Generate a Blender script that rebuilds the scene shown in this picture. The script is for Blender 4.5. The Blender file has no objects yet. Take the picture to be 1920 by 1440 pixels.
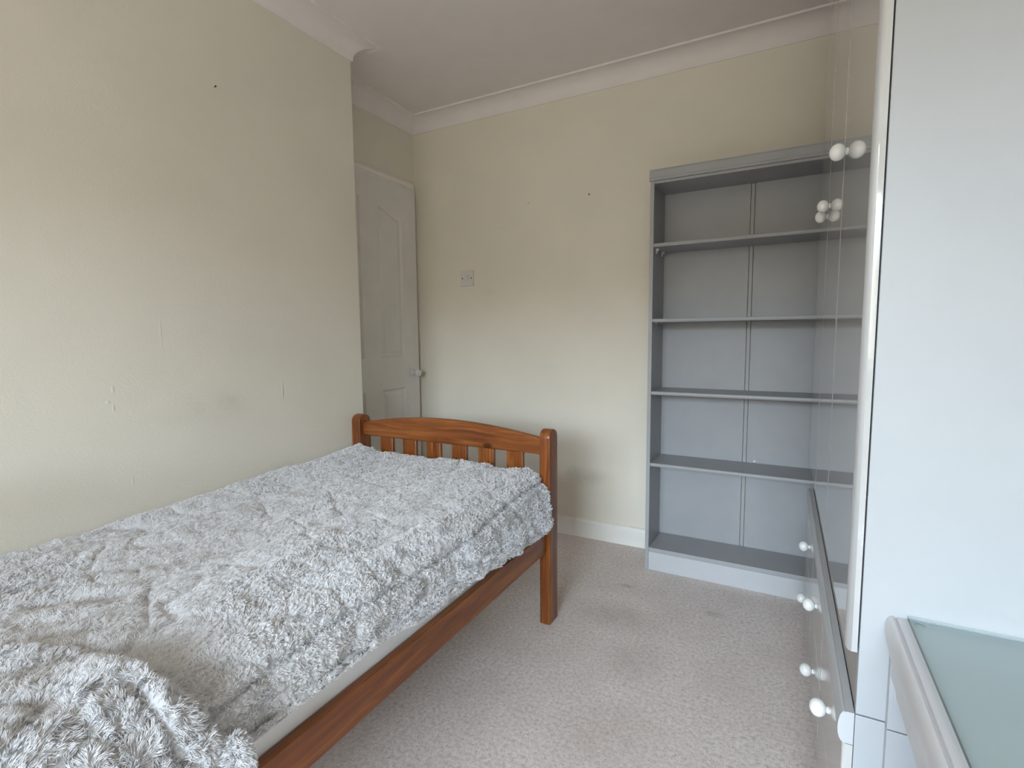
import bpy, bmesh, math, random
import numpy as np
from mathutils import Vector, Matrix
from mathutils.geometry import tessellate_polygon

random.seed(7)
rng = np.random.default_rng(11)
SC = bpy.context.scene
COL = SC.collection

# ------------------------------------------------------------------ camera
cam_d = bpy.data.cameras.new('camera')
cam = bpy.data.objects.new('camera', cam_d)
COL.objects.link(cam)
SC.camera = cam
cam_d.sensor_fit = 'HORIZONTAL'
cam_d.sensor_width = 36.0
cam_d.lens = 962.35 / 1920 * 36.0
cam_d.clip_start = 0.02
right = Vector((0.88203, 0.47110, -0.00930))
down = Vector((0.03614, -0.08733, -0.99552))
fwd = Vector((-0.46980, 0.87775, -0.09405))
cam.matrix_world = Matrix(((right.x, -down.x, -fwd.x, 0.0),
                           (right.y, -down.y, -fwd.y, 0.0),
                           (right.z, -down.z, -fwd.z, 1.08),
                           (0, 0, 0, 1)))

# ------------------------------------------------------------------ world, light, exposure
SC.view_settings.view_transform = 'Standard'
SC.view_settings.look = 'None'
SC.view_settings.gamma = 1.0
SC.view_settings.use_curve_mapping = False
SC.view_settings.exposure = 0.0
SC.cycles.use_denoising = True
SC.cycles.max_bounces = 16
SC.cycles.diffuse_bounces = 10
SC.cycles.glossy_bounces = 4
SC.cycles.transparent_max_bounces = 12
SC.cycles.sample_clamp_indirect = 6.0

SKY_STRENGTH = 42.0
W = bpy.data.worlds.new('overcast_sky')
SC.world = W
W.use_nodes = True
wn, wl = W.node_tree.nodes, W.node_tree.links
wn.clear()
w_out = wn.new('ShaderNodeOutputWorld')
w_bg = wn.new('ShaderNodeBackground')
w_tc = wn.new('ShaderNodeTexCoord')
w_sep = wn.new('ShaderNodeSeparateXYZ')
w_map = wn.new('ShaderNodeMapRange')
w_ramp = wn.new('ShaderNodeValToRGB')
wl.new(w_tc.outputs['Generated'], w_sep.inputs[0])
wl.new(w_sep.outputs['Z'], w_map.inputs['Value'])
w_map.inputs['From Min'].default_value = -1
w_map.inputs['From Max'].default_value = 1
wl.new(w_map.outputs[0], w_ramp.inputs[0])
cr = w_ramp.color_ramp
cr.elements[0].position = 0.0
cr.elements[0].color = (0.10, 0.09, 0.072, 1)
cr.elements[1].position = 1.0
cr.elements[1].color = (0.72, 0.86, 1.0, 1)
e = cr.elements.new(0.490); e.color = (0.13, 0.115, 0.092, 1)
e = cr.elements.new(0.552); e.color = (0.18, 0.165, 0.14, 1)
e = cr.elements.new(0.575); e.color = (0.76, 0.88, 1.0, 1)
wl.new(w_ramp.outputs[0], w_bg.inputs['Color'])
w_bg.inputs['Strength'].default_value = SKY_STRENGTH
wl.new(w_bg.outputs[0], w_out.inputs[0])

# window opening behind the camera; the portal guides the sky light through it
WX0, WX1, WZ0, WZ1, WY = -1.20, 0.60, 0.85, 2.06, -2.30
pl = bpy.data.lights.new('window_portal', 'AREA')
pl.shape = 'RECTANGLE'
pl.size = WX1 - WX0
pl.size_y = WZ1 - WZ0
pl.cycles.is_portal = True
po = bpy.data.objects.new('window_portal', pl)
COL.objects.link(po)
po.location = ((WX0 + WX1) / 2, WY - 0.10, (WZ0 + WZ1) / 2)
po.rotation_euler = (math.radians(90), 0, 0)      # points into the room (+Y)


# ------------------------------------------------------------------ material helpers
def lin(r, g, b):
    f = lambda c: (c / 255) / 12.92 if c / 255 <= 0.04045 else ((c / 255 + 0.055) / 1.055) ** 2.4
    return (f(r), f(g), f(b), 1.0)


class NT:
    def __init__(self, name):
        self.m = bpy.data.materials.new(name)
        self.m.use_nodes = True
        self.t = self.m.node_tree
        self.n, self.l = self.t.nodes, self.t.links
        self.b = self.n['Principled BSDF']
        self.tc = None

    def new(self, t, **kw):
        x = self.n.new(t)
        for k, v in kw.items():
            setattr(x, k, v)
        return x

    def coord(self, kind='Object'):
        if self.tc is None:
            self.tc = self.n.new('ShaderNodeTexCoord')
        return self.tc.outputs[kind]

    def noise(self, vec, scale, detail=3, rough=0.55, dist=0.0):
        x = self.new('ShaderNodeTexNoise')
        x.inputs['Scale'].default_value = scale
        x.inputs['Detail'].default_value = detail
        x.inputs['Roughness'].default_value = rough
        x.inputs['Distortion'].default_value = dist
        self.l.new(vec, x.inputs['Vector'])
        return x.outputs['Fac']

    def ramp(self, fac, stops):
        x = self.new('ShaderNodeValToRGB')
        c = x.color_ramp
        c.elements[0].position, c.elements[0].color = stops[0]
        c.elements[1].position, c.elements[1].color = stops[-1]
        for p, col in stops[1:-1]:
            e = c.elements.new(p)
            e.color = col
        self.l.new(fac, x.inputs[0])
        return x.outputs[0]

    def math(self, op, a, b=None, clamp=False):
        x = self.new('ShaderNodeMath', operation=op, use_clamp=clamp)
        for i, v in enumerate((a, b)):
            if v is None:
                continue
            if isinstance(v, (int, float)):
                x.inputs[i].default_value = v
            else:
                self.l.new(v, x.inputs[i])
        return x.outputs[0]

    def mix(self, fac, a, b, blend='MIX'):
        x = self.new('ShaderNodeMix', data_type='RGBA', blend_type=blend)
        for i, v in ((0, fac), (6, a), (7, b)):
            if isinstance(v, (int, float)):
                x.inputs[i].default_value = v
            elif isinstance(v, tuple):
                x.inputs[i].default_value = v
            else:
                self.l.new(v, x.inputs[i])
        return x.outputs[2]

    def mapping(self, vec, scale=(1, 1, 1), loc=(0, 0, 0), rot=(0, 0, 0)):
        x = self.new('ShaderNodeMapping')
        x.inputs['Scale'].default_value = scale
        x.inputs['Location'].default_value = loc
        x.inputs['Rotation'].default_value = rot
        self.l.new(vec, x.inputs['Vector'])
        return x.outputs[0]

    def blob(self, vec, centre, radii):
        """0..1 soft ellipsoid mask around a point of the surface (a stain or a dent)."""
        s = self.new('ShaderNodeVectorMath', operation='SUBTRACT')
        self.l.new(vec, s.inputs[0]); s.inputs[1].default_value = centre
        d = self.new('ShaderNodeVectorMath', operation='DIVIDE')
        self.l.new(s.outputs[0], d.inputs[0]); d.inputs[1].default_value = radii
        q = self.new('ShaderNodeVectorMath', operation='LENGTH')
        self.l.new(d.outputs[0], q.inputs[0])
        mr = self.new('ShaderNodeMapRange', interpolation_type='SMOOTHSTEP')
        self.l.new(q.outputs['Value'], mr.inputs['Value'])
        mr.inputs['From Min'].default_value = 1.0
        mr.inputs['From Max'].default_value = 0.1
        return mr.outputs[0]

    def bump(self, h, dist, strength=1.0):
        x = self.new('ShaderNodeBump')
        x.inputs['Distance'].default_value = dist
        x.inputs['Strength'].default_value = strength
        self.l.new(h, x.inputs['Height'])
        self.l.new(x.outputs[0], self.b.inputs['Normal'])

    def color(self, c):
        if isinstance(c, tuple):
            self.b.inputs['Base Color'].default_value = c
        else:
            self.l.new(c, self.b.inputs['Base Color'])

    def set(self, rough=None, spec=None, metal=None, coat=None, coat_rough=None, ior=None):
        for k, v in (('Roughness', rough), ('Specular IOR Level', spec), ('Metallic', metal),
                     ('Coat Weight', coat), ('Coat Roughness', coat_rough), ('IOR', ior)):
            if v is not None:
                self.b.inputs[k].default_value = v
        return self.m


def plain(name, c, rough=0.5, spec=0.5, var=0.04, **kw):
    """A paint with a very faint unevenness of tone."""
    t = NT(name)
    n = t.noise(t.coord(), 9.0, 4)
    d = tuple(x * (1 - var) for x in c[:3]) + (1,)
    u = tuple(min(1, x * (1 + var)) for x in c[:3]) + (1,)
    t.color(t.ramp(n, [(0.3, d), (0.7, u)]))
    return t.set(rough=rough, spec=spec, **kw)


def wall_paint(name, c, stains=(), dents=()):
    t = NT(name)
    v = t.coord()
    n = t.noise(v, 2.2, 5)
    d = tuple(x * 0.965 for x in c[:3]) + (1,)
    u = tuple(min(1, x * 1.03) for x in c[:3]) + (1,)
    col = t.ramp(n, [(0.3, d), (0.7, u)])
    for centre, radii, amount, tone in stains:
        m = t.blob(v, centre, radii)
        brk = t.noise(v, 14.0, 5, 0.65)
        brk = t.math('MULTIPLY', t.math('SUBTRACT', brk, 0.28), 2.0, True)
        m = t.math('MULTIPLY', t.math('MULTIPLY', m, brk), amount)
        col = t.mix(m, col, tone)
    t.color(col)
    h = t.math('MULTIPLY', t.noise(v, 190.0, 3), 0.55)
    h = t.math('ADD', h, t.math('MULTIPLY', t.noise(v, 28.0, 3), 0.15))
    for centre, radii, amount in dents:
        h = t.math('ADD', h, t.math('MULTIPLY', t.blob(v, centre, radii), amount))
    t.bump(h, 0.0011, 0.8)
    return t.set(rough=0.62, spec=0.25)


CREAM = (0.725, 0.685, 0.60, 1)
GRIME = (0.40, 0.40, 0.34, 1)
M = {}
M['wall_left'] = wall_paint(
    'cream_wall_left', CREAM,
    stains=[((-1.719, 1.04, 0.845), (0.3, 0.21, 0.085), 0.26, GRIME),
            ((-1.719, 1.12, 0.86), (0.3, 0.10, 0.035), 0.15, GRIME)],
    dents=[((-1.719, 1.326, 0.872), (0.3, 0.006, 0.040), 1.3),
           ((-1.719, 0.759, 0.935), (0.3, 0.006, 0.016), 1.1),
           ((-1.719, 0.745, 0.900), (0.3, 0.008, 0.007), 1.0),
           ((-1.719, 0.757, 0.880), (0.3, 0.005, 0.013), 1.1),
           ((-1.719, 0.792, 0.655), (0.3, 0.005, 0.018), 0.9),
           ((-1.719, 0.90, 1.10), (0.3, 0.004, 0.07), 0.5)])
M['wall_back'] = wall_paint(
    'cream_wall_back', CREAM,
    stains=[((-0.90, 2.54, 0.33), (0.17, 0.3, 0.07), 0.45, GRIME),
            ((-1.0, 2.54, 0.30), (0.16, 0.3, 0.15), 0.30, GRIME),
            ((-1.50, 2.54, 1.325), (0.055, 0.3, 0.03), 0.22, GRIME),
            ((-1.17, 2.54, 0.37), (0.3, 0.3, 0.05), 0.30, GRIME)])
M['wall'] = wall_paint('cream_wall', CREAM)
M['white_ceiling'] = plain('white_ceiling', (0.78, 0.735, 0.73, 1), 0.8, 0.15, 0.02)
M['white_gloss'] = plain('white_gloss_paint', (0.80, 0.785, 0.745, 1), 0.32, 0.4, 0.03)
M['door_white'] = plain('door_white', (0.70, 0.68, 0.65, 1), 0.4, 0.4, 0.03)
M['plastic'] = plain('switch_plastic', (0.64, 0.615, 0.60, 1), 0.3, 0.5, 0.01)
M['black'] = plain('black_screw', (0.02, 0.018, 0.015, 1), 0.5, 0.4)
M['crystal'] = plain('pale_knob_glass', (0.62, 0.61, 0.59, 1), 0.06, 0.8, 0.0, coat=1.0, coat_rough=0.03)
M['porcelain'] = plain('white_porcelain', (0.86, 0.87, 0.87, 1), 0.10, 0.6, 0.0, coat=0.6, coat_rough=0.04)
GREY = (0.35, 0.355, 0.37, 1)
M['grey'] = plain('grey_bookcase_paint', GREY, 0.42, 0.35, 0.03)
M['plinth'] = plain('lit_grey_plinth', (0.50, 0.51, 0.535, 1), 0.4, 0.35, 0.02)  # window light on the plinth front, put in as a lighter bookcase grey
M['ward'] = plain('pale_grey_laminate', (0.43, 0.45, 0.48, 1), 0.42, 0.35, 0.015)
M['door_gloss'] = plain('glossy_grey_lacquer', (0.50, 0.505, 0.515, 1), 0.06, 0.62, 0.01, coat=0.5, coat_rough=0.03)
M['drawer_gloss'] = plain('satin_grey_lacquer', (0.52, 0.515, 0.51, 1), 0.14, 0.5, 0.015, coat=0.3, coat_rough=0.06)
M['rail_grey'] = plain('rail_grey', (0.50, 0.515, 0.54, 1), 0.35, 0.4, 0.02)
M['carcass_taupe'] = plain('taupe_carcass', (0.40, 0.385, 0.37, 1), 0.5, 0.3)  # brownish face of the carcass between doors and rail
M['table'] = plain('dressing_table_lacquer', (0.60, 0.60, 0.625, 1), 0.35, 0.4, 0.02)
M['mattress'] = plain('white_mattress_cloth', (0.78, 0.79, 0.81, 1), 0.85, 0.1, 0.03)


def wood(name, dark, mid, light, axis, knots=True, rough=0.34):
    """Stained pine, grain running along one axis of the part."""
    t = NT(name)
    oi = t.new('ShaderNodeObjectInfo')
    off = t.new('ShaderNodeVectorMath', operation='ADD')
    cmb = t.new('ShaderNodeCombineXYZ')
    for i in range(3):
        t.l.new(t.math('MULTIPLY', oi.outputs['Random'], 3.7 + i), cmb.inputs[i])
    t.l.new(t.coord(), off.inputs[0])
    t.l.new(cmb.outputs[0], off.inputs[1])
    s = [1.0, 1.0, 1.0]
    s['xyz'.index(axis)] = 0.07
    v = t.mapping(off.outputs[0], tuple(s))
    warp = t.noise(t.mapping(off.outputs[0], tuple(0.35 if k == 0.07 else 1.0 for k in s)), 9.0, 3)
    add = t.new('ShaderNodeVectorMath', operation='ADD')
    wc = t.new('ShaderNodeCombineXYZ')
    for i in range(3):
        t.l.new(t.math('MULTIPLY', warp, 0.035), wc.inputs[i])
    t.l.new(v, add.inputs[0]); t.l.new(wc.outputs[0], add.inputs[1])
    rings = t.noise(add.outputs[0], 55.0, 3, 0.5, 0.4)
    fine = t.noise(t.mapping(off.outputs[0], tuple(0.02 if k == 0.07 else 1.0 for k in s)), 420.0, 2)
    broad = t.noise(v, 14.0, 2)
    f = t.math('ADD', t.math('MULTIPLY', rings, 0.5), t.math('ADD', t.math('MULTIPLY', fine, 0.2), t.math('MULTIPLY', broad, 0.3)))
    col = t.ramp(f, [(0.32, dark), (0.50, mid), (0.66, light)])
    if knots:
        vo = t.new('ShaderNodeTexVoronoi')
        vo.inputs['Scale'].default_value = 5.0
        t.l.new(t.mapping(off.outputs[0], tuple(0.55 if k == 0.07 else 1.0 for k in s)), vo.inputs['Vector'])
        mr = t.new('ShaderNodeMapRange', interpolation_type='SMOOTHSTEP')
        t.l.new(vo.outputs['Distance'], mr.inputs['Value'])
        mr.inputs['From Min'].default_value = 0.085
        mr.inputs['From Max'].default_value = 0.03
        col = t.mix(t.math('MULTIPLY', mr.outputs[0], 0.8), col, tuple(x * 0.28 for x in dark[:3]) + (1,))
    t.color(col)
    t.bump(fine, 0.0004, 0.5)
    return t.set(rough=rough, spec=0.4, coat=0.25, coat_rough=0.2)


WD, WM, WL = (0.085, 0.019, 0.0035, 1), (0.195, 0.054, 0.0095, 1), (0.33, 0.115, 0.024, 1)
for ax in 'xyz':
    M['wood_' + ax] = wood('orange_pine_' + ax, WD, WM, WL, ax)
M['bolt'] = plain('brass_bolt', (0.30, 0.20, 0.12, 1), 0.35, 0.5, metal=0.8)


def carpet():
    t = NT('beige_carpet')
    v = t.coord()
    fine = t.noise(v, 330.0, 4, 0.7)
    med = t.noise(t.mapping(v, (1, 1, 1)), 85.0, 3, 0.6)
    broad = t.noise(v, 4.2, 4, 0.6)
    f = t.math('ADD', t.math('MULTIPLY', fine, 0.60), t.math('MULTIPLY', med, 0.40))
    col = t.ramp(f, [(0.36, (0.44, 0.375, 0.35, 1)), (0.50, (0.74, 0.67, 0.645, 1)), (0.64, (0.90, 0.845, 0.82, 1))])
    col = t.mix(t.math('MULTIPLY', t.math('SUBTRACT', broad, 0.42, True), 1.1, True), col, (0.52, 0.455, 0.415, 1))
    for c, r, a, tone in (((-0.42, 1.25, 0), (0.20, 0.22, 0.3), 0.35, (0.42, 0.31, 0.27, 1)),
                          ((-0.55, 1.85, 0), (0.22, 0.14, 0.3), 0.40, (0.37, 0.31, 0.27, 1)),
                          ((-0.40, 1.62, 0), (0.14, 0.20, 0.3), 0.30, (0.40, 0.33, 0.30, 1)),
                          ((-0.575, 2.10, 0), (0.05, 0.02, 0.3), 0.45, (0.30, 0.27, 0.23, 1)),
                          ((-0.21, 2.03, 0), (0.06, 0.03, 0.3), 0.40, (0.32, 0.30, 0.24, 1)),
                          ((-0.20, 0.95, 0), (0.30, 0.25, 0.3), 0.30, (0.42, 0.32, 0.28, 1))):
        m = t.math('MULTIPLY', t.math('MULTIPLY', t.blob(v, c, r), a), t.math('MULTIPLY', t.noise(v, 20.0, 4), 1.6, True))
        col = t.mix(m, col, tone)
    t.color(col)
    t.bump(f, 0.0025, 0.8)
    return t.set(rough=0.95, spec=0.05)


M['carpet'] = carpet()


def fur_mat():
    t = NT('frosted_grey_fur')
    hi = t.new('ShaderNodeHairInfo')
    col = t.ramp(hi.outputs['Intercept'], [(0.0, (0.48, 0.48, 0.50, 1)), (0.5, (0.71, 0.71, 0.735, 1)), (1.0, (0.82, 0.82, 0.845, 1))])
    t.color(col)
    return t.set(rough=0.75, spec=0.15)


M['fur'] = fur_mat()
M['fur_base'] = plain('grey_fleece_backing', (0.50, 0.50, 0.52, 1), 0.95, 0.05, 0.06)


def glass_mat(name, tint, edge=False):
    t = NT(name)
    n, l = t.n, t.l
    out = n['Material Output']
    n.remove(t.b)
    tr = n.new('ShaderNodeBsdfTransparent'); tr.inputs[0].default_value = tint
    gl = n.new('ShaderNodeBsdfGlossy'); gl.inputs['Roughness'].default_value = 0.02
    fr = n.new('ShaderNodeFresnel'); fr.inputs[0].default_value = 1.5
    mx = n.new('ShaderNodeMixShader')
    ge = n.new('ShaderNodeNewGeometry')
    fm = n.new('ShaderNodeMath'); fm.operation = 'MULTIPLY'
    iv = n.new('ShaderNodeMath'); iv.operation = 'SUBTRACT'; iv.inputs[0].default_value = 1.0
    l.new(ge.outputs['Backfacing'], iv.inputs[1]); l.new(fr.outputs[0], fm.inputs[0]); l.new(iv.outputs[0], fm.inputs[1])
    l.new(fm.outputs[0], mx.inputs[0]); l.new(tr.outputs[0], mx.inputs[1]); l.new(gl.outputs[0], mx.inputs[2])
    l.new(mx.outputs[0], out.inputs[0])
    return t.m


M['pane'] = glass_mat('clear_window_pane', (0.97, 0.985, 0.98, 1))
M['glass'] = glass_mat('green_tinted_glass', (0.90, 0.945, 0.945, 1))
M['glass_edge'] = plain('dark_green_glass_edge', (0.035, 0.075, 0.075, 1), 0.12, 0.5)
M['glass_bevel'] = plain('painted_glint_glass_edge', (0.80, 0.86, 0.87, 1), 0.2, 0.6)  # glint of reflected sky along the far bevel, put in as pale colour
M['rubber'] = plain('clear_bumper', (0.40, 0.43, 0.38, 1), 0.2, 0.5)
M['steel'] = plain('pale_bracket', (0.62, 0.62, 0.62, 1), 0.35, 0.5)


# ------------------------------------------------------------------ mesh helpers
def link(name, me, mats, parent=None, smooth=None):
    if not isinstance(mats, (list, tuple)):
        mats = [mats]
    for m in mats:
        me.materials.append(m)
    o = bpy.data.objects.new(name, me)
    COL.objects.link(o)
    if parent:
        o.parent = parent
    return o


def finish(bm, name, angle=38):
    """Large flat faces stay flat, bevel and lathe faces are smooth."""
    bmesh.ops.recalc_face_normals(bm, faces=bm.faces)
    me = bpy.data.meshes.new(name)
    bm.to_mesh(me)
    bm.free()
    return me


def box(bm, lo, hi, bev=0.0, seg=2, edges=None):
    lo, hi = Vector(lo), Vector(hi)
    vs = [bm.verts.new((x, y, z)) for x in (lo.x, hi.x) for y in (lo.y, hi.y) for z in (lo.z, hi.z)]
    q = [(0, 1, 3, 2), (4, 6, 7, 5), (0, 4, 5, 1), (2, 3, 7, 6), (0, 2, 6, 4), (1, 5, 7, 3)]
    fs = [bm.faces.new([vs[i] for i in f]) for f in q]
    if bev > 0:
        es = list({e for f in fs for e in f.edges})
        if edges:
            es = [e for e in es if edges(e.verts[0].co, e.verts[1].co)]
        r = bmesh.ops.bevel(bm, geom=es, offset=bev, segments=seg, profile=0.5, affect='EDGES')
        for f in r['faces']:
            f.smooth = True
    return bm


def box_part(name, lo, hi, mat, parent, bev=0.002, seg=2, edges=None):
    bm = bmesh.new()
    box(bm, lo, hi, bev, seg, edges)
    return link(name, finish(bm, name), mat, parent)


def prism(bm, pts, axis, a, b, smooth=False):
    """Extrude a closed outline along an axis. pts give the two other coordinates in xyz order."""
    def mk(p, t):
        c = list(p)
        c.insert('xyz'.index(axis), t)
        return bm.verts.new(c)
    A = [mk(p, a) for p in pts]
    B = [mk(p, b) for p in pts]
    n = len(pts)
    for i in range(n):
        f = bm.faces.new((A[i], A[(i + 1) % n], B[(i + 1) % n], B[i]))
        f.smooth = smooth
    bm.faces.new(A)
    bm.faces.new(B[::-1])
    return bm


def mark_sharp(me, deg=35):
    bm = bmesh.new()
    bm.from_mesh(me)
    for e in bm.edges:
        if len(e.link_faces) == 2 and e.calc_face_angle(0) > math.radians(deg):
            e.smooth = False
    bm.to_mesh(me)
    bm.free()


def lathe(bm, prof, centre, axis_vec, segs=32, smooth=True):
    """prof: list of (radius, distance along the axis)."""
    ax = Vector(axis_vec).normalized()
    u = ax.orthogonal().normalized()
    w = ax.cross(u)
    c = Vector(centre)
    rows = []
    for r, d in prof:
        if r < 1e-6:
            rows.append([bm.verts.new(c + ax * d)])
        else:
            rows.append([bm.verts.new(c + ax * d + (u * math.cos(2 * math.pi * k / segs) + w * math.sin(2 * math.pi * k / segs)) * r) for k in range(segs)])
    for p, q in zip(rows, rows[1:]):
        for k in range(segs):
            a, b = p[k % len(p)], p[(k + 1) % len(p)]
            d, e = q[k % len(q)], q[(k + 1) % len(q)]
            vs = []
            for v in (a, b, e, d):
                if v not in vs:
                    vs.append(v)
            if len(vs) >= 3:
                f = bm.faces.new(vs)
                f.smooth = smooth
    if len(rows[0]) > 1:
        bm.faces.new(rows[0])
    if len(rows[-1]) > 1:
        bm.faces.new(rows[-1])
    return bm


def empty(name, loc, rz=0.0):
    o = bpy.data.objects.new(name, None)
    COL.objects.link(o)
    o.location = loc
    o.rotation_euler = (0, 0, rz)
    o.empty_display_size = 0.1
    return o


def tag(o, label, cat, group=None, kind=None):
    o['label'] = label
    o['category'] = cat
    if group:
        o['group'] = group
    if kind:
        o['kind'] = kind
    return o


def struct(o):
    if o.parent is None:
        o['kind'] = 'structure'
    return o


# ------------------------------------------------------------------ room shell
XL, XA, XR = -1.719, -2.02, 0.675          # left wall, alcove wall, wall behind the wardrobe
YB, YC = 2.54, 1.755                       # back wall, end of the projecting left wall
H = 2.348

struct(box_part('floor', (-2.3, -3.1, -0.08), (0.9, 2.8, 0.0), M['carpet'], None, 0))
struct(box_part('ceiling', (-2.3, -3.1, H), (0.9, 2.8, H + 0.08), M['white_ceiling'], None, 0))
wl_o = struct(box_part('wall_left', (-2.3, WY, 0.0), (XL, YC, H), M['wall_left'], None, 0.006, 3,
                       lambda a, b: abs(a.x - XL) < 1e-4 and abs(b.x - XL) < 1e-4 and abs(a.y - YC) < 1e-4 and abs(b.y - YC) < 1e-4))
struct(box_part('wall_alcove', (-2.3, YC, 0.0), (XA, YB, H), M['wall'], None, 0))
wb_o = struct(box_part('wall_back', (-2.3, YB, 0.0), (0.9, YB + 0.2, H), M['wall_back'], None, 0))
struct(box_part('wall_right', (XR, WY, 0.0), (0.9, YB, H), M['wall'], None, 0))
bm = bmesh.new()
box(bm, (-2.3, WY - 0.22, 0.0), (WX0, WY, H))
box(bm, (WX1, WY - 0.22, 0.0), (0.9, WY, H))
box(bm, (WX0, WY - 0.22, 0.0), (WX1, WY, WZ0))
box(bm, (WX0, WY - 0.22, WZ1), (WX1, WY, H))
struct(link('wall_front', finish(bm, 'wall_front'), M['wall']))

# window in the wall behind the camera
win = struct(empty('window_1', ((WX0 + WX1) / 2, WY - 0.15, WZ0)))
ww = (WX1 - WX0) / 2
for nm, lo, hi in (('window_frame', (-ww, -0.03, 0), (-ww + 0.055, 0.03, WZ1 - WZ0)),
                   ('window_frame', (ww - 0.055, -0.03, 0), (ww, 0.03, WZ1 - WZ0)),
                   ('window_frame', (-ww + 0.055, -0.03, 0), (ww - 0.055, 0.03, 0.055)),
                   ('window_frame', (-ww + 0.055, -0.03, WZ1 - WZ0 - 0.055), (ww - 0.055, 0.03, WZ1 - WZ0)),
                   ('mullion', (-0.03, -0.03, 0.055), (0.03, 0.03, WZ1 - WZ0 - 0.055)),
                   ('window_pane', (-ww + 0.055, -0.004, 0.055), (-0.03, 0.004, WZ1 - WZ0 - 0.055)),
                   ('window_pane', (0.03, -0.004, 0.055), (ww - 0.055, 0.004, WZ1 - WZ0 - 0.055)),
                   ('window_sill', (-ww - 0.05, 0.151, -0.03), (ww + 0.05, 0.26, 0.0))):
    box_part(nm, lo, hi, M['pane'] if nm == 'window_pane' else M['white_gloss'], win, 0.0 if nm == 'window_pane' else 0.004)

# cornice: a concave cove with small lips, mitred at the corners
CP, CD = 0.092, 0.074                      # projection and drop


def cove_profile():
    pts = [(0.0, CD), (0.004, CD), (0.0055, CD - 0.006)]
    k = 9
    for i in range(k + 1):
        a = math.pi / 2 * i / k
        pts.append((0.0055 + (CP - 0.018) * (1 - math.cos(a)), 0.006 + (CD - 0.014) * (1 - math.sin(a))))
    pts += [(CP - 0.0095, 0.0060), (CP - 0.0090, 0.0085), (CP - 0.002, 0.0085), (CP, 0.0065), (CP, 0.0), (0.0, 0.0)]
    return pts


def cornice(name, p0, p1, nrm, m0, m1):
    """From p0 to p1 along a wall whose inward normal is nrm; m0, m1 say how far the ends run on per unit of projection."""
    d = (Vector(p1) - Vector(p0)).normalized()
    n = Vector(nrm)
    bm = bmesh.new()
    A, B = [], []
    for px, dz in cove_profile():
        a = Vector(p0) + n * px + d * (m0 * px)
        b = Vector(p1) + n * px + d * (m1 * px)
        A.append(bm.verts.new((a.x, a.y, H - dz)))
        B.append(bm.verts.new((b.x, b.y, H - dz)))
    k = len(A)
    for i in range(k):
        f = bm.faces.new((A[i], A[(i + 1) % k], B[(i + 1) % k], B[i]))
        f.smooth = 2 <= i <= 11
    bm.faces.new(A)
    bm.faces.new(B[::-1])
    me = finish(bm, name)
    mark_sharp(me, 30)
    return struct(link(name, me, M['white_ceiling']))


cornice('trim_1', (XL, WY, 0), (XL, YC, 0), (1, 0, 0), 0, 1)
cornice('trim_2', (XL, YC, 0), (XA, YC, 0), (0, 1, 0), -1, -1)
cornice('trim_3', (XA, YC, 0), (XA, YB, 0), (1, 0, 0), 1, -1)
cornice('trim_4', (XA, YB, 0), (XR, YB, 0), (0, -1, 0), 1, -1)
cornice('trim_5', (XR, YB, 0), (XR, 2.31, 0), (-1, 0, 0), 1, 0)

# skirting with a rounded top
bm = bmesh.new()
sk = [(YB, 0), (YB, 0.098), (YB - 0.004, 0.098), (YB - 0.011, 0.095), (YB - 0.0155, 0.088), (YB - 0.017, 0.078), (YB - 0.017, 0.0)]
prism(bm, sk, 'x', XA + 0.001, XR - 0.001, True)
me = finish(bm, 'baseboard_back'); mark_sharp(me, 40)
struct(link('baseboard_back', me, M['white_gloss']))
bm = bmesh.new()
prism(bm, [(XL, 0), (XL, 0.098), (XL + 0.008, 0.096), (XL + 0.011, 0.088), (XL + 0.011, 0)], 'y', WY + 0.001, YC - 0.01)
struct(link('baseboard_left', finish(bm, 'baseboard_left'), M['white_gloss']))

# the three old nails and pin holes of the walls
def nail(name, p, n, r, length, parent, mat):
    bm = bmesh.new()
    lathe(bm, [(r * 0.5, 0), (r * 0.5, length), (r, length), (r, length + 0.0015), (0, length + 0.002)], p, n, 10)
    return link(name, finish(bm, name), mat, parent)
nail('nail', (XL, 1.124, 1.916), (1, 0, 0.2), 0.003, 0.006, wl_o, M['black'])
nail('nail', (-0.906, YB, 1.783), (0, -1, 0.2), 0.0035, 0.007, wb_o, M['black'])
nail('nail', (-1.249, YB, 1.784), (0, -1, 0.2), 0.002, 0.003, wb_o, M['black'])

# ------------------------------------------------------------------ door of the alcove, moulded with arched panels
DX, DT = -1.985, 0.034
DY0, DY1, DZ0, DZ1 = 1.766, 2.503, 0.008, 1.938


def arch(y_in, y_out, z_hi, z_lo, zb):
    """Panel outline: its top curves down from the inner to the outer corner."""
    pts = [(y_in, zb), (y_out, zb), (y_out, z_lo)]
    for i in range(1, 12):
        s = i / 12
        sm = s * s * (3 - 2 * s) * 0.75 + s * 0.25
        pts.append((y_out + (y_in - y_out) * s, z_lo + (z_hi - z_lo) * sm))
    pts.append((y_in, z_hi))
    return pts


def inset(pts, d):
    n = len(pts)
    area = sum(pts[i][0] * pts[(i + 1) % n][1] - pts[(i + 1) % n][0] * pts[i][1] for i in range(n))
    sg = 1 if area > 0 else -1
    out = []
    for i in range(n):
        a, b, c = Vector(pts[i - 1]), Vector(pts[i]), Vector(pts[(i + 1) % n])
        e1, e2 = (b - a).normalized(), (c - b).normalized()
        n1 = Vector((-e1.y, e1.x)) * sg
        n2 = Vector((-e2.y, e2.x)) * sg
        m = (n1 + n2)
        k = d / max(0.35, (m.length_squared / 2))
        out.append(tuple(b + m * k))
    return out


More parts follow.
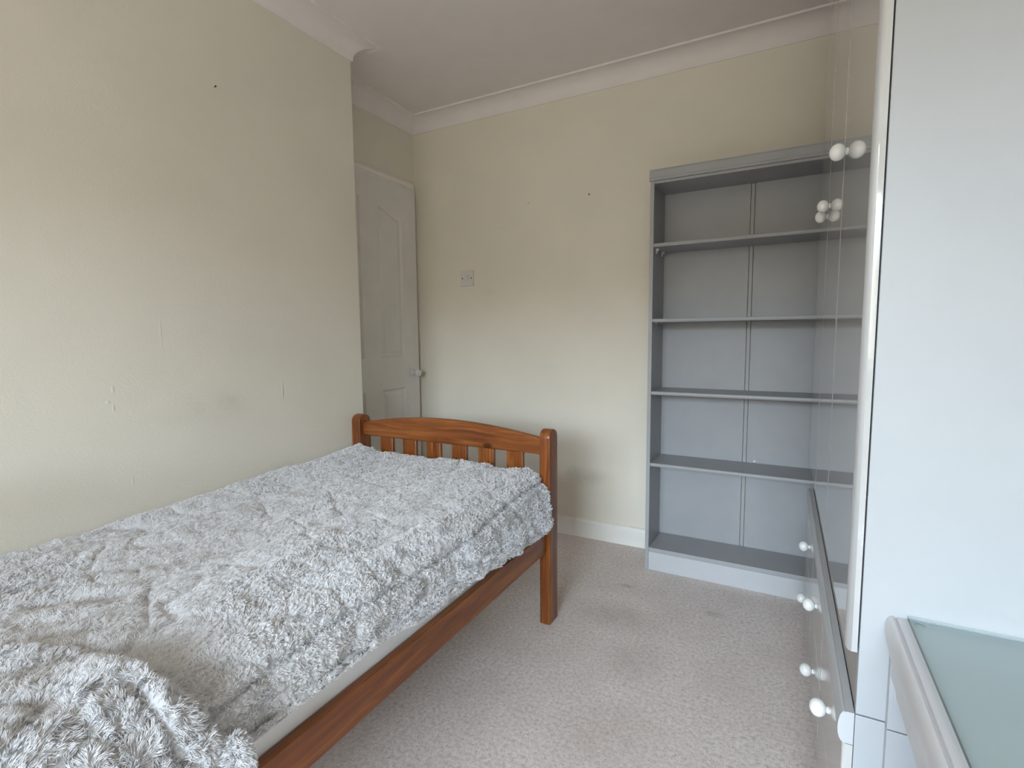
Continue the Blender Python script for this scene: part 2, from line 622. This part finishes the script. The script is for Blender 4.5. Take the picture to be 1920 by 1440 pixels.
panels = [arch(2.180, 2.376, 1.812, 1.752, 0.962), arch(2.045, 1.850, 1.812, 1.752, 0.962),
          [(2.180, 0.16), (2.376, 0.16), (2.376, 0.782), (2.180, 0.782)],
          [(2.045, 0.16), (1.850, 0.16), (1.850, 0.782), (2.045, 0.782)]]
outer = [(DY0, DZ0), (DY1, DZ0), (DY1, DZ1), (DY0, DZ1)]
bm = bmesh.new()
loops = [[Vector((p[0], p[1], 0)) for p in L] for L in [outer] + panels]
flat = [p for L in loops for p in L]
vs = [bm.verts.new((DX, p.x, p.y)) for p in flat]
for tri in tessellate_polygon(loops):
    try:
        bm.faces.new([vs[i] for i in tri])
    except ValueError:
        pass
i0 = 4
for P in panels:
    prev = vs[i0:i0 + len(P)]
    for d, dep in ((0.006, 0.006), (0.012, 0.010), (0.018, 0.009), (0.036, 0.0015)):
        ring = [bm.verts.new((DX - dep, a, b)) for a, b in inset(P, d)]
        for k in range(len(P)):
            bm.faces.new((prev[k], prev[(k + 1) % len(P)], ring[(k + 1) % len(P)], ring[k]))
        prev = ring
    ins = [Vector((v.co.y, v.co.z, 0)) for v in prev]
    for tri in tessellate_polygon([ins]):
        bm.faces.new([prev[i] for i in tri])
    i0 += len(P)
bk = [bm.verts.new((DX - DT, p[0], p[1])) for p in outer]
for k in range(4):
    bm.faces.new((vs[k], vs[(k + 1) % 4], bk[(k + 1) % 4], bk[k]))
bm.faces.new(bk)
door = struct(link('door_1', finish(bm, 'door_1'), M['door_white']))
kc = (DX, 2.437, 0.862)
bm = bmesh.new()
lathe(bm, [(0.0, 0.0), (0.024, 0.0), (0.024, 0.004), (0.019, 0.008), (0.010, 0.011), (0.0085, 0.024)], kc, (1, 0, 0), 24)
rose = link('door_handle', finish(bm, 'door_handle'), M['crystal'], door)
bm = bmesh.new()
lathe(bm, [(0.0085, 0.022), (0.014, 0.028), (0.0235, 0.040), (0.0245, 0.047), (0.017, 0.058), (0.0, 0.061)], kc, (1, 0, 0), 8, False)
link('knob', finish(bm, 'knob'), M['crystal'], rose)

# architrave head and legs around the door
bm = bmesh.new()
prism(bm, [(XA, 1.944), (XA + 0.019, 1.944), (XA + 0.019, 1.950), (XA + 0.024, 1.958), (XA + 0.022, 1.975), (XA + 0.013, 1.988), (XA, 1.990)], 'y', YC + 0.002, 2.508)
struct(link('trim_6', finish(bm, 'trim_6'), M['white_gloss']))
struct(box_part('trim_7', (XA + 0.0005, 2.5065, 0.0), (XA + 0.016, 2.5225, 1.985), M['white_gloss'], None, 0.002))

# ------------------------------------------------------------------ light switch on the back wall
sw = tag(empty('light_switch', (-1.6445, YB, 1.411)), 'square white plastic light switch with one rocker on the cream wall', 'light switch')
box_part('plate', (-0.0445, -0.009, -0.0445), (0.0445, 0.0, 0.0445), M['plastic'], sw, 0.0025, 3)
bm = bmesh.new()
prism(bm, [(-0.009, -0.017), (-0.009, 0.017), (-0.0175, 0.017), (-0.0165, 0.0), (-0.0120, -0.017)], 'x', -0.010, 0.010)
link('rocker', finish(bm, 'rocker'), M['plastic'], sw)
for sx in (-0.030, 0.030):
    bm = bmesh.new()
    lathe(bm, [(0.0038, 0.0088), (0.0038, 0.0094), (0.0, 0.0098)], (sx, 0, 0), (0, -1, 0), 14)
    link('screw', finish(bm, 'screw'), M['black'], sw)

# ------------------------------------------------------------------ pine bed
BED = tag(empty('pine_bed', (-1.2285, 0.70, 0.0)), 'single bed frame of orange stained pine with arched slatted footboard', 'bed')
ox, oy = -1.2285, 0.70


def rel(pts):
    return pts


def post(x0, x1, y0, y1, top):
    """Post whose top is rounded over in the y direction."""
    bm = bmesh.new()
    r = (y1 - y0) / 2
    yc = (y0 + y1) / 2
    pts = [(y0 - oy, 0.0)]
    for i in range(0, 13):
        a = math.pi * i / 12
        pts.append((yc - oy - r * math.cos(a), top - 0.030 + 0.030 * math.sin(a)))
    pts.append((y1 - oy, 0.0))
    prism(bm, pts, 'x', x0 - ox, x1 - ox)
    bmesh.ops.recalc_face_normals(bm, faces=bm.faces)
    es = [e for e in bm.edges if abs(e.verts[0].co.x - e.verts[1].co.x) < 1e-6]
    rr = bmesh.ops.bevel(bm, geom=es, offset=0.004, segments=2, profile=0.5, affect='EDGES')
    for f in rr['faces']:
        f.smooth = True
    for f in bm.faces:
        if f.normal.z > 0.12 and abs(f.normal.x) < 0.2:
            f.smooth = True
    me = finish(bm, 'post')
    return link('leg', me, M['wood_z'], BED)


FY0, FY1 = 1.672, 1.742
PR0, PR1 = -0.785, -0.742
PL0, PL1 = -1.7165, -1.668
foot_r = post(PR0, PR1, FY0, FY1, 0.737)
foot_l = post(PL0, PL1, FY0, FY1, 0.733)
HY0, HY1 = -0.30, -0.23
head_r = post(PR0, PR1, HY0, HY1, 0.90)
head_l = post(PL0 + 0.012, PL1, HY0, HY1, 0.90)

for lz in (0.682, 0.292):                  # bolt caps on the outer face of the foot post
    bm = bmesh.new()
    lathe(bm, [(0.0075, 0.0), (0.0075, 0.001), (0.006, 0.0018), (0.0, 0.0016)], (PR1 - ox, 1.712 - oy, lz), (1, 0, 0), 16)
    link('bolt_cap', finish(bm, 'bolt_cap'), M['bolt'], foot_r)


def arched_rail(name, x0, x1, y0, y1, zb, z_end, z_mid):
    bm = bmesh.new()
    n = 24
    pts = [(x0 - ox, zb), (x1 - ox, zb)]
    for i in range(n + 1):
        s = 1 - i / n
        pts.append((x0 - ox + (x1 - x0) * s, z_end + (z_mid - z_end) * (1 - (2 * s - 1) ** 2)))
    V0 = [bm.verts.new((p[0], y0 - oy, p[1])) for p in pts]
    V1 = [bm.verts.new((p[0], y1 - oy, p[1])) for p in pts]
    k = len(pts)
    for i in range(k):
        f = bm.faces.new((V0[i], V0[(i + 1) % k], V1[(i + 1) % k], V1[i]))
        f.smooth = i >= 2
    bm.faces.new(V0); bm.faces.new(V1[::-1])
    bmesh.ops.recalc_face_normals(bm, faces=bm.faces)
    es = [e for e in bm.edges if abs(e.verts[0].co.y - e.verts[1].co.y) < 1e-6 and abs(e.verts[0].co.x - e.verts[1].co.x) > 1e-5]
    rr = bmesh.ops.bevel(bm, geom=es, offset=0.004, segments=2, profile=0.5, affect='EDGES')
    for f in rr['faces']:
        f.smooth = True
    me = finish(bm, name)
    return link(name, me, M['wood_x'], BED)


RY0, RY1 = 1.696, 1.720
arched_rail('footboard_rail', PL1, PR0, RY0, RY1, 0.640, 0.700, 0.742)
box_part('footboard_rail', (PL1 - ox, RY0 - oy, 0.30), (PR0 - ox, RY1 - oy, 0.39), M['wood_x'], BED, 0.003)
for k in range(6):
    x = -1.5745 + 0.1275 * k
    box_part('slat', (x - ox, RY0 + 0.003 - oy, 0.39), (x + 0.071 - ox, RY1 - 0.004 - oy, 0.641), M['wood_z'], BED, 0.003)
arched_rail('headboard_rail', PL1, PR0, -0.277, -0.253, 0.78, 0.84, 0.885)
box_part('headboard_rail', (PL1 - ox, -0.277 - oy, 0.30), (PR0 - ox, -0.253 - oy, 0.39), M['wood_x'], BED, 0.003)
for xr0, xr1 in ((-0.779, -0.757), (-1.712, -1.690)):
    box_part('side_rail', (xr0 - ox, HY1 - oy, 0.279), (xr1 - ox, FY0 - oy, 0.359), M['wood_y'], BED, 0.003)
for k in range(9):                         # slats that carry the mattress
    y = -0.15 + 0.205 * k
    box_part('base_slat', (-1.690 - ox, y - oy, 0.300), (-0.779 - ox, y + 0.07 - oy, 0.317), M['wood_x'], BED, 0)

# mattress
bm = bmesh.new()
box(bm, (-1.688, -0.225, 0.3175), (-0.781, 1.668, 0.522), 0.028, 4)
mattress = tag(link('mattress', finish(bm, 'mattress'), M['mattress']), 'plain white mattress lying in the pine bed frame', 'mattress')


# ------------------------------------------------------------------ fur blanket
def hash_grid(seed, n=64):
    return np.random.default_rng(seed).random((n, n))


def vnoise(x, y, seed):
    g = hash_grid(seed)
    n = g.shape[0]
    xi, yi = np.floor(x).astype(int), np.floor(y).astype(int)
    fx, fy = x - xi, y - yi
    fx = fx * fx * fx * (fx * (fx * 6 - 15) + 10)
    fy = fy * fy * fy * (fy * (fy * 6 - 15) + 10)
    a, b = g[xi % n, yi % n], g[(xi + 1) % n, yi % n]
    c, d = g[xi % n, (yi + 1) % n], g[(xi + 1) % n, (yi + 1) % n]
    return (a * (1 - fx) + b * fx) * (1 - fy) + (c * (1 - fx) + d * fx) * fy - 0.5


def fbm(x, y, seed, octv=3, gain=0.5):
    r, amp = 0, 1
    for k in range(octv):
        r = r + amp * vnoise(x * 2 ** k + 17.3 * k, y * 2 ** k + 5.1 * k, seed + k)
        amp *= gain
    return r


def sstep(a, b, x):
    t = np.clip((x - a) / (b - a), 0, 1)
    return t * t * (3 - 2 * t)


BY0, BY1 = 0.02, 1.664
BXL, BXE = -1.711, -0.746                  # wall side, outer hanging face
CRX, CRZ = 0.105, 0.115                    # rounding of the bed edge
HEM_Y = [0.0, 0.40, 0.45, 0.51, 0.57, 0.68, 0.75, 0.92, 1.09, 1.36, 1.67]
HEM_Z = [0.455, 0.452, 0.447, 0.433, 0.440, 0.436, 0.424, 0.406, 0.401, 0.388, 0.368]


def fold_amount(px, py):
    """Thickness of the turned-back part of the blanket near the head end."""
    edge = np.interp(px, [-1.25, -1.02, -0.94, -0.82, -0.74, -0.60], [0.30, 0.395, 0.402, 0.405, 0.43, 0.475])
    thick = np.interp(px, [-1.20, -1.0, -0.85, -0.70], [0.0, 0.012, 0.034, 0.040])
    return thick * sstep(edge + 0.004, edge - 0.030, py)


LT = (BXE - CRX) - BXL                     # flat length
LC = math.pi / 2 * 0.11                    # corner length
LTOT = LT + LC + 0.22


def base_surface(s, y):
    """s: distance across from the wall, y: along the bed. Gives position and a flattened x for the folds."""
    zt = 0.552 + 0.036 * sstep(0.45, 1.6, y) + 0.012 * sstep(1.35, 1.6, y) * sstep(0.3, 0.05, s)
    hem = np.interp(y, HEM_Y, HEM_Z) + 0.004 * vnoise(y * 9, y * 0, 91)
    a = np.clip((s - LT) / LC, 0, 1) * (math.pi / 2)
    x = np.where(s < LT, BXL + s, BXE - CRX + CRX * np.sin(a))
    z = np.where(s < LT, zt, zt - CRZ * (1 - np.cos(a)))
    w = np.clip((s - LT - LC) / (LTOT - LT - LC), 0, 1)
    zc = zt - CRZ
    z = np.where(w > 0, zc + (np.minimum(hem, zc - 0.01) - zc) * w, z)
    x = np.where(w > 0, BXE + 0.006 * np.sin(w * math.pi) + 0.012 * w * sstep(1.2, 1.66, y), x)
    z = z - 0.020 * sstep(0.05, 0.0, s)
    return x, y, z


def wrinkles(s, y):
    u, v = s, y
    # long soft folds that run along the bed, slightly aslant
    p = u * 0.93 - v * 0.30
    q = u * 0.30 + v * 0.93
    wv = fbm(p * 9.0 + 1.2 * fbm(q * 2.5, p * 3.0, 5), q * 2.6, 21, 3, 0.55) * 0.018
    rid = 1 - np.abs(fbm(p * 6.5 + 3, q * 2.2 + 8, 33, 2)) * 3.2
    wv = wv - 0.010 * np.clip(rid, 0, 1) ** 4 * (0.4 + 0.6 * sstep(-0.1, 0.3, fbm(u * 3, v * 3, 71, 2)))
    rid2 = 1 - np.abs(fbm(p * 4.0 + 11, q * 5.5 + 2, 47, 2)) * 3.5
    wv = wv - 0.0055 * np.clip(rid2, 0, 1) ** 5
    wv = wv + 0.006 * fbm(u * 28, v * 24, 60, 2)
    # crease along the edge of the mattress
    sc = LT + LC * 0.62 + 0.014 * np.sin(v * 7.0) + 0.010 * fbm(v * 7, v * 0, 14, 2)
    wv = wv - 0.0120 * np.exp(-((u - sc) / 0.0060) ** 2) + 0.006 * np.exp(-((u - sc + 0.022) / 0.016) ** 2)
    # gathers hanging on the side
    side = sstep(LT + LC * 0.6, LT + LC + 0.04, u)
    wv = wv + side * 0.007 * fbm(v * 26, u * 4, 83, 2)
    wv = wv * (1 - 0.75 * sstep(0.06, 0.0, u))
    return wv


def tufts(s, y):
    """The plush clumps into small winding locks, except where it is stroked smooth."""
    wx = 0.006 * fbm(s * 60, y * 60, 300, 2)
    wy = 0.006 * fbm(s * 60 + 9, y * 60 + 4, 310, 2)
    r = 1 - np.abs(fbm((s + wx) * 95, (y + wy) * 70, 320, 2)) * 2.6
    return (r - 0.5) * 0.0020


def nap_at(s, y, fold):
    n = sstep(-0.22, 0.14, fbm(s * 6.5 + 2, y * 4.5 + 4, 201, 3))
    return n * (1 - 0.8 * fold) * sstep(1.75, 1.1, y) * sstep(LT + LC * 0.4, LT - 0.06, s)


def crest(px, py):
    f = fold_amount(px, py)
    amp = np.clip(f / 0.03, 0, 1)
    lump = fbm(px * 11 + 2, py * 11, 102, 2) * 0.030
    val = 1 - np.abs(fbm(px * 6 + 5.3, py * 6 + 1, 120, 2)) * 3.4
    return f + amp * (lump - 0.018 * np.clip(val, 0, 1) ** 4)


NS, NY = 560, 800
sv = np.linspace(0, LTOT, NS)
yv = np.linspace(BY0, BY1, NY)
S, Y = np.meshgrid(sv, yv, indexing='ij')


def frame_at(S, Y, h=1e-3):
    def pos(S, Y):
        return np.stack(base_surface(S, Y), -1)
    P = pos(S, Y)
    ds = pos(S + h, Y) - pos(S - h, Y)
    dy = pos(S, Y + h) - pos(S, Y - h)
    n = np.cross(ds, dy)
    n /= np.linalg.norm(n, axis=-1, keepdims=True) + 1e-12
    return P, n


P0, N0 = frame_at(S, Y)
flatx = BXL + S                             # unrolled coordinate for the folds
FOLD = np.clip(fold_amount(np.minimum(flatx, -0.60), Y) / 0.03, 0, 1)
NAP = nap_at(S, Y, FOLD)
D0 = wrinkles(S, Y) + crest(np.minimum(flatx, -0.60), Y) + tufts(S, Y) * (1 - 0.85 * NAP) * (1 + 0.6 * FOLD)
PT = P0 + N0 * D0[..., None]
PT[..., 1] = np.minimum(PT[..., 1], 1.668)
PT[..., 0] = np.maximum(PT[..., 0], -1.7165)
verts = PT.reshape(-1, 3)
idx = np.arange(NS * NY).reshape(NS, NY)
faces = np.stack([idx[:-1, :-1], idx[1:, :-1], idx[1:, 1:], idx[:-1, 1:]], -1).reshape(-1, 4)
org = Vector((-1.2285, 0.85, 0.552))
me = bpy.data.meshes.new('fur_blanket')
me.from_pydata((verts - np.array(org)).tolist(), [], faces.tolist())
me.polygons.foreach_set('use_smooth', [True] * len(me.polygons))
me.update()
blanket = link('fur_blanket', me, M['fur_base'])
blanket.location = org
tag(blanket, 'fluffy pale grey faux fur blanket spread over the bed, turned back near its head end', 'blanket')
sol = blanket.modifiers.new('thickness', 'SOLIDIFY')
sol.thickness = 0.006
sol.offset = -1.0

# the pile: locks of fur, each a pointed strand, bent over by the nap
gs = np.gradient(PT, axis=0)
gy = np.gradient(PT, axis=1)
NT_ = np.cross(gs, gy)
NT_ /= np.linalg.norm(NT_, axis=-1, keepdims=True) + 1e-12
ts = gs / (np.linalg.norm(gs, axis=-1, keepdims=True) + 1e-12)
ty = gy / (np.linalg.norm(gy, axis=-1, keepdims=True) + 1e-12)


def sample(A, fi, fj):
    i0 = np.clip(np.floor(fi).astype(int), 0, NS - 2)
    j0 = np.clip(np.floor(fj).astype(int), 0, NY - 2)
    a, b = (fi - i0)[:, None], (fj - j0)[:, None]
    return (A[i0, j0] * (1 - a) + A[i0 + 1, j0] * a) * (1 - b) + (A[i0, j0 + 1] * (1 - a) + A[i0 + 1, j0 + 1] * a) * b


NTUFT = 110000
KEEP = rng.random(NTUFT * 2)
fi = rng.random(NTUFT * 2) * (NS - 1.001)
fj = rng.random(NTUFT * 2) * (NY - 1.001)
yy = BY0 + fj / (NY - 1) * (BY1 - BY0)
dens = np.interp(yy, [0.0, 0.25, 0.6, 1.0, 1.67], [0.70, 0.85, 0.62, 0.44, 0.36])
sel = KEEP < dens
fi, fj, yy = fi[sel], fj[sel], yy[sel]
nt = len(fi)
ss = fi / (NS - 1) * LTOT
fold = np.clip(fold_amount(np.minimum(BXL + ss, -0.60), yy) / 0.03, 0, 1)
nap = nap_at(ss, yy, fold)
swirl = fbm(ss * 55, yy * 45, 215, 2)
ang = 1.9 + 1.5 * fbm(ss * 3.0, yy * 3.0, 210, 2) + 5.5 * swirl * (1 - 0.75 * nap) + 0.35 * rng.normal(size=nt)
tilt = 0.62 + 0.62 * nap + 0.18 * rng.normal(size=nt)
length = (0.0050 + 0.0036 * fold + 0.0012 * nap) * (0.75 + 0.5 * rng.random(nt))
KS = 5
rep = np.repeat(np.arange(nt), KS)
n = len(rep)
spread_m = 0.0017 + 0.0010 * nap[rep]
di = rng.normal(size=n) * spread_m / (LTOT / (NS - 1))
dj = rng.normal(size=n) * spread_m / ((BY1 - BY0) / (NY - 1))
ri = np.clip(fi[rep] + di, 0, NS - 1.002)
rj = np.clip(fj[rep] + dj, 0, NY - 1.002)
root = sample(PT, ri, rj)
NR = sample(NT_, ri, rj)
TS = sample(ts, ri, rj)
TY = sample(ty, ri, rj)
croot = sample(PT, fi, fj)[rep]
A_ = ang[rep] + 0.25 * rng.normal(size=n)
T_ = tilt[rep]
dirn = NR * np.cos(T_)[:, None] + (TS * np.cos(A_)[:, None] + TY * np.sin(A_)[:, None]) * np.sin(T_)[:, None]
L_ = (length[rep] * (0.8 + 0.4 * rng.random(n)))[:, None]
bend = (TS * np.cos(A_ + 0.5)[:, None] + TY * np.sin(A_ + 0.5)[:, None])
cl = (0.66 * (1 - 0.55 * nap[rep]))[:, None]
pts = np.zeros((n, 4, 3))
for k, t in enumerate((0.0, 0.36, 0.70, 1.0)):
    p = root + dirn * L_ * t + bend * L_ * 0.28 * t * t - NR * 0.001
    pull = croot - root
    pts[:, k] = p + pull * cl * t
pts[..., 0] = np.maximum(pts[..., 0], -1.7185)
pts[..., 1] = np.minimum(pts[..., 1], 1.6715)
pts -= np.array(org)
hc = bpy.data.hair_curves.new('fur_pile')
hc.add_curves([4] * n)
hc.attributes['position'].data.foreach_set('vector', pts.reshape(-1).astype(np.float32))
ra = hc.attributes.get('radius') or hc.attributes.new('radius', 'FLOAT', 'POINT')
rad = np.tile(np.array([0.00048, 0.00044, 0.00032, 0.00010]), n).astype(np.float32)
ra.data.foreach_set('value', rad)
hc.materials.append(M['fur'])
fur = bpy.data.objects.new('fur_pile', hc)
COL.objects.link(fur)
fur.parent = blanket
fur['kind'] = 'stuff'

# ------------------------------------------------------------------ grey bookcase
BC = tag(empty('bookcase', (-0.544, 2.2995, 0.0), math.radians(-0.7)), 'tall open grey bookcase with four shelves against the cream wall', 'bookcase')
BWD, BDP = 0.775, 0.218
box_part('side_panel', (0, 0, 0), (0.0165, BDP, 1.735), M['grey'], BC, 0.0015)
box_part('side_panel', (BWD - 0.0165, 0, 0), (BWD, BDP, 1.735), M['grey'], BC, 0.0015)
box_part('top_panel', (0.0165, 0.004, 1.724), (BWD - 0.0165, BDP, 1.7348), M['grey'], BC, 0)
bm = bmesh.new()
prism(bm, [(0.0, 1.735), (-0.0045, 1.735), (-0.0065, 1.738), (-0.0065, 1.744), (-0.0045, 1.748), (-0.0045, 1.775), (-0.002, 1.782), (0.03, 1.782), (0.03, 1.735)], 'x', -0.004, BWD + 0.002)
link('fascia', finish(bm, 'fascia'), M['grey'], BC)
box_part('top_panel', (0.0, 0.031, 1.7355), (BWD, BDP, 1.782), M['grey'], BC, 0.001)
hw = BWD / 2 + 0.002
box_part('back_panel', (0.0165, BDP - 0.006, 0.085), (hw - 0.0095, BDP, 1.724), M['grey'], BC, 0)
box_part('back_panel', (hw + 0.0095, BDP - 0.006, 0.085), (BWD - 0.0165, BDP, 1.724), M['grey'], BC, 0)
box_part('joint_strip', (hw - 0.0065, BDP - 0.0086, 0.106), (hw + 0.0065, BDP - 0.004, 1.722), M['grey'], BC, 0.0)
box_part('base_panel', (0.0165, 0.0, 0.086), (BWD - 0.0165, BDP - 0.0086, 0.106), M['grey'], BC, 0.0015)
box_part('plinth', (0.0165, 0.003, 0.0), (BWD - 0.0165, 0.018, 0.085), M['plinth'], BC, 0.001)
for k, z in enumerate((1.472, 1.147, 0.826, 0.500)):
    bm = bmesh.new()
    t = 0.0145
    prism(bm, [(0.004, z), (0.0015, z - 0.003), (0.001, z - 0.008), (0.0035, z - t), (BDP - 0.009, z - t), (BDP - 0.009, z)], 'x', 0.0168, BWD - 0.0168)
    link('shelf', finish(bm, 'shelf'), M['grey'], BC)
    for bx, sg in ((0.0165, 1), (BWD - 0.0165, -1)):
        for by in (0.045, 0.15):
            if k == 0:
                bm = bmesh.new()
                x0, x1 = sorted((bx, bx + sg * 0.013))
                box(bm, (x0, by, z - t - 0.012), (x1, by + 0.018, z - t - 0.0002), 0.001)
                box(bm, (x0, by + 0.004, z - t - 0.022), (min(x1, x0 + 0.006) if sg > 0 else x1, by + 0.014, z - t - 0.012), 0.001)
                link('shelf_bracket', finish(bm, 'shelf_bracket'), M['steel'], BC)
            else:
                x0, x1 = sorted((bx, bx + sg * 0.012))
                box_part('shelf_bracket', (x0, by, z - t - 0.006), (x1, by + 0.012, z - t - 0.0002), M['steel'], BC, 0.001)
bm = bmesh.new()                            # little white peg that shows above the lowest shelf
lathe(bm, [(0.0065, 0), (0.0065, 0.004), (0.003, 0.006), (0.003, 0.010), (0.0, 0.011)], (0.432, BDP - 0.0062, 0.5065), (0, -1, 0), 14)
link('peg', finish(bm, 'peg'), M['porcelain'], BC)

# ------------------------------------------------------------------ fitted wardrobe
WROT = math.radians(0.25)
WR = tag(empty('wardrobe', (0.100, 0.930, 0.0), WROT), 'pale grey fitted wardrobe with glossy doors, low drawers and white ball knobs', 'wardrobe')
UW = 0.4495                                 # one unit
WLEN = 3 * UW
WH = 2.19
XF = 0.0175                                 # front of the carcass behind the doors
DEP = 0.555
ZJ = 0.474                                  # joint between the drawer base and the tall part
box_part('end_panel', (XF, 0.0, ZJ + 0.0012), (DEP, 0.018, WH), M['ward'], WR, 0.001)
box_part('base_end_panel', (XF, 0.0, 0.0), (DEP, 0.018, ZJ - 0.0012), M['ward'], WR, 0.001)
box_part('end_panel', (XF, WLEN - 0.018, ZJ), (DEP, WLEN, WH), M['ward'], WR, 0.001)
box_part('base_end_panel', (XF, WLEN - 0.018, 0.0), (DEP, WLEN, ZJ), M['ward'], WR, 0.001)
box_part('front_frame', (XF + 0.001, 0.018, 0.0), (XF + 0.016, WLEN - 0.018, WH - 0.02), M['carcass_taupe'], WR, 0)
box_part('top_panel', (XF, 0.018, WH - 0.018), (DEP, WLEN - 0.018, WH), M['ward'], WR, 0)
box_part('back_panel', (DEP - 0.008, 0.018, 0.0), (DEP, WLEN - 0.018, WH - 0.018), M['ward'], WR, 0)


def knob(parent, x, y, z, r=0.0178, gap=0.0032):
    """White ball knob on a short stem, pointing to -x."""
    bm = bmesh.new()
    prof = [(0.0075, 0.0), (0.0075, 0.0012), (0.0066, 0.002), (0.0060, gap + 0.0015)]
    for i in range(2, 17):
        a = math.pi * i / 16
        prof.append((r * math.sin(a) if i < 16 else 0.0, gap + 0.0155 - 0.0155 * math.cos(a)))
    lathe(bm, prof, (x, y, z), (-1, 0, 0), 28)
    return link('knob', finish(bm, 'knob'), M['porcelain'], parent)


front_only = lambda a, b: True
for k in range(3):
    y0 = k * UW + (0.0 if k == 0 else 0.0016)
    y1 = (k + 1) * UW - 0.0016
    bm = bmesh.new()
    box(bm, (-0.0015, y0, 0.577), (0.0152, y1, WH - 0.01), 0.0090, 5,
        lambda a, b: a.x < 0 and b.x < 0)
    d = link('door', finish(bm, 'door'), M['door_gloss'], WR)
    kx = -0.0015
    ky = {0: UW - 0.060, 1: 2 * UW - 0.044, 2: 2 * UW + 0.050}[k]
    knob(d, kx, ky, (1.459, 1.446, 1.434)[k], 0.0178, 0.0016)
    # bullnosed rail along the top of the drawers, one length per unit
    bm = bmesh.new()
    prof = [(0.0165, ZJ), (0.0058, ZJ), (0.0052, ZJ - 0.0014), (0.0042, ZJ - 0.0014)]
    for i in range(9):
        a = math.pi * i / 8
        prof.append((0.0035 - 0.0090 * math.sin(a), 0.4435 + (0.0305 if a < math.pi / 2 else 0.0235) * math.cos(a)))
    prof += [(0.0165, 0.420)]
    prism(bm, prof, 'y', k * UW + 0.0006, (k + 1) * UW - 0.0006, True)
    me = finish(bm, 'top_rail'); mark_sharp(me, 32)
    link('top_rail', me, M['rail_grey'], WR)
    for z0, z1, kz in ((0.2235, 0.4185, 0.320), (0.022, 0.2205, 0.126)):
        bm = bmesh.new()
        box(bm, (0.0018, y0 + 0.001, z0), (0.0165, y1, z1), 0.004, 3, lambda a, b: a.x < 0.01 and b.x < 0.01)
        dr = link('drawer', finish(bm, 'drawer'), M['drawer_gloss'], WR)
        knob(dr, 0.0018, (k + 0.5) * UW, kz)

# ------------------------------------------------------------------ dressing table against the wardrobe's end
TB = tag(empty('dressing_table', (0.148, 0.929, 0.0), 0.0), 'pale grey dressing table with rounded front edge beside the wardrobe end', 'table')
TY0, TXE = -0.42, 0.515
bm = bmesh.new()
tp = [(TXE, 0.648), (0.0145, 0.648), (0.0132, 0.6450), (0.0112, 0.6450), (0.0105, 0.6478), (0.0085, 0.6488), (0.0060, 0.6480), (0.0035, 0.6450), (0.0012, 0.640),
      (0.0, 0.633), (0.0002, 0.624), (0.0012, 0.616), (0.0030, 0.608), (0.0050, 0.600), (0.0065, 0.594), (0.0072, 0.588), (TXE, 0.588)]
prism(bm, tp, 'y', TY0 + 0.0, 0.0, True)
me = finish(bm, 'table_top'); mark_sharp(me, 40)
link('table_top', me, M['table'], TB)
bm = bmesh.new()
ap = [(0.0085, 0.588), (0.0085, 0.563), (0.0100, 0.560), (0.0130, 0.5575), (0.0150, 0.550), (0.0165, 0.530), (0.0340, 0.530), (0.0340, 0.588)]
prism(bm, ap, 'y', TY0 + 0.02, -0.0165, True)
me = finish(bm, 'apron'); mark_sharp(me, 40)
link('apron', me, M['table'], TB)
box_part('end_panel', (0.0078, -0.016, 0.4755), (TXE, 0.0, 0.588), M['ward'], TB, 0.0008)
box_part('end_panel', (0.0078, -0.016, 0.0), (TXE, 0.0, 0.4735), M['ward'], TB, 0.0008)
box_part('end_panel', (0.0078, TY0, 0.0), (TXE, TY0 + 0.018, 0.588), M['table'], TB, 0.0008)
box_part('back_panel', (TXE - 0.016, TY0 + 0.018, 0.0), (TXE, -0.016, 0.588), M['table'], TB, 0.0)

# sheet of glass lying on the table
bm = bmesh.new()
prism(bm, [(0.522, 0.6495), (0.9265, 0.6495), (0.9265, 0.6543), (0.9205, 0.6555), (0.522, 0.6555)], 'x', 0.1745, 0.655)
bmesh.ops.recalc_face_normals(bm, faces=bm.faces)
for f in bm.faces:
    n_ = f.normal
    f.material_index = 2 if (0.1 < n_.y < 0.9 and n_.z > 0.5) else (1 if abs(n_.x) > 0.5 or n_.y < -0.5 else 0)
me = finish(bm, 'glass_sheet')
gl = link('glass_sheet', me, [M['glass'], M['glass_edge'], M['glass_bevel']])
tag(gl, 'greenish clear glass sheet lying on the pale grey dressing table', 'glass sheet')
bm = bmesh.new()
lathe(bm, [(0.0055, 0.0), (0.0055, 0.0008), (0.003, 0.0013), (0.0, 0.0014)], (0.1875, 0.9175, 0.6481), (0, 0, 1), 20)
link('bumper', finish(bm, 'bumper'), M['rubber'], gl)
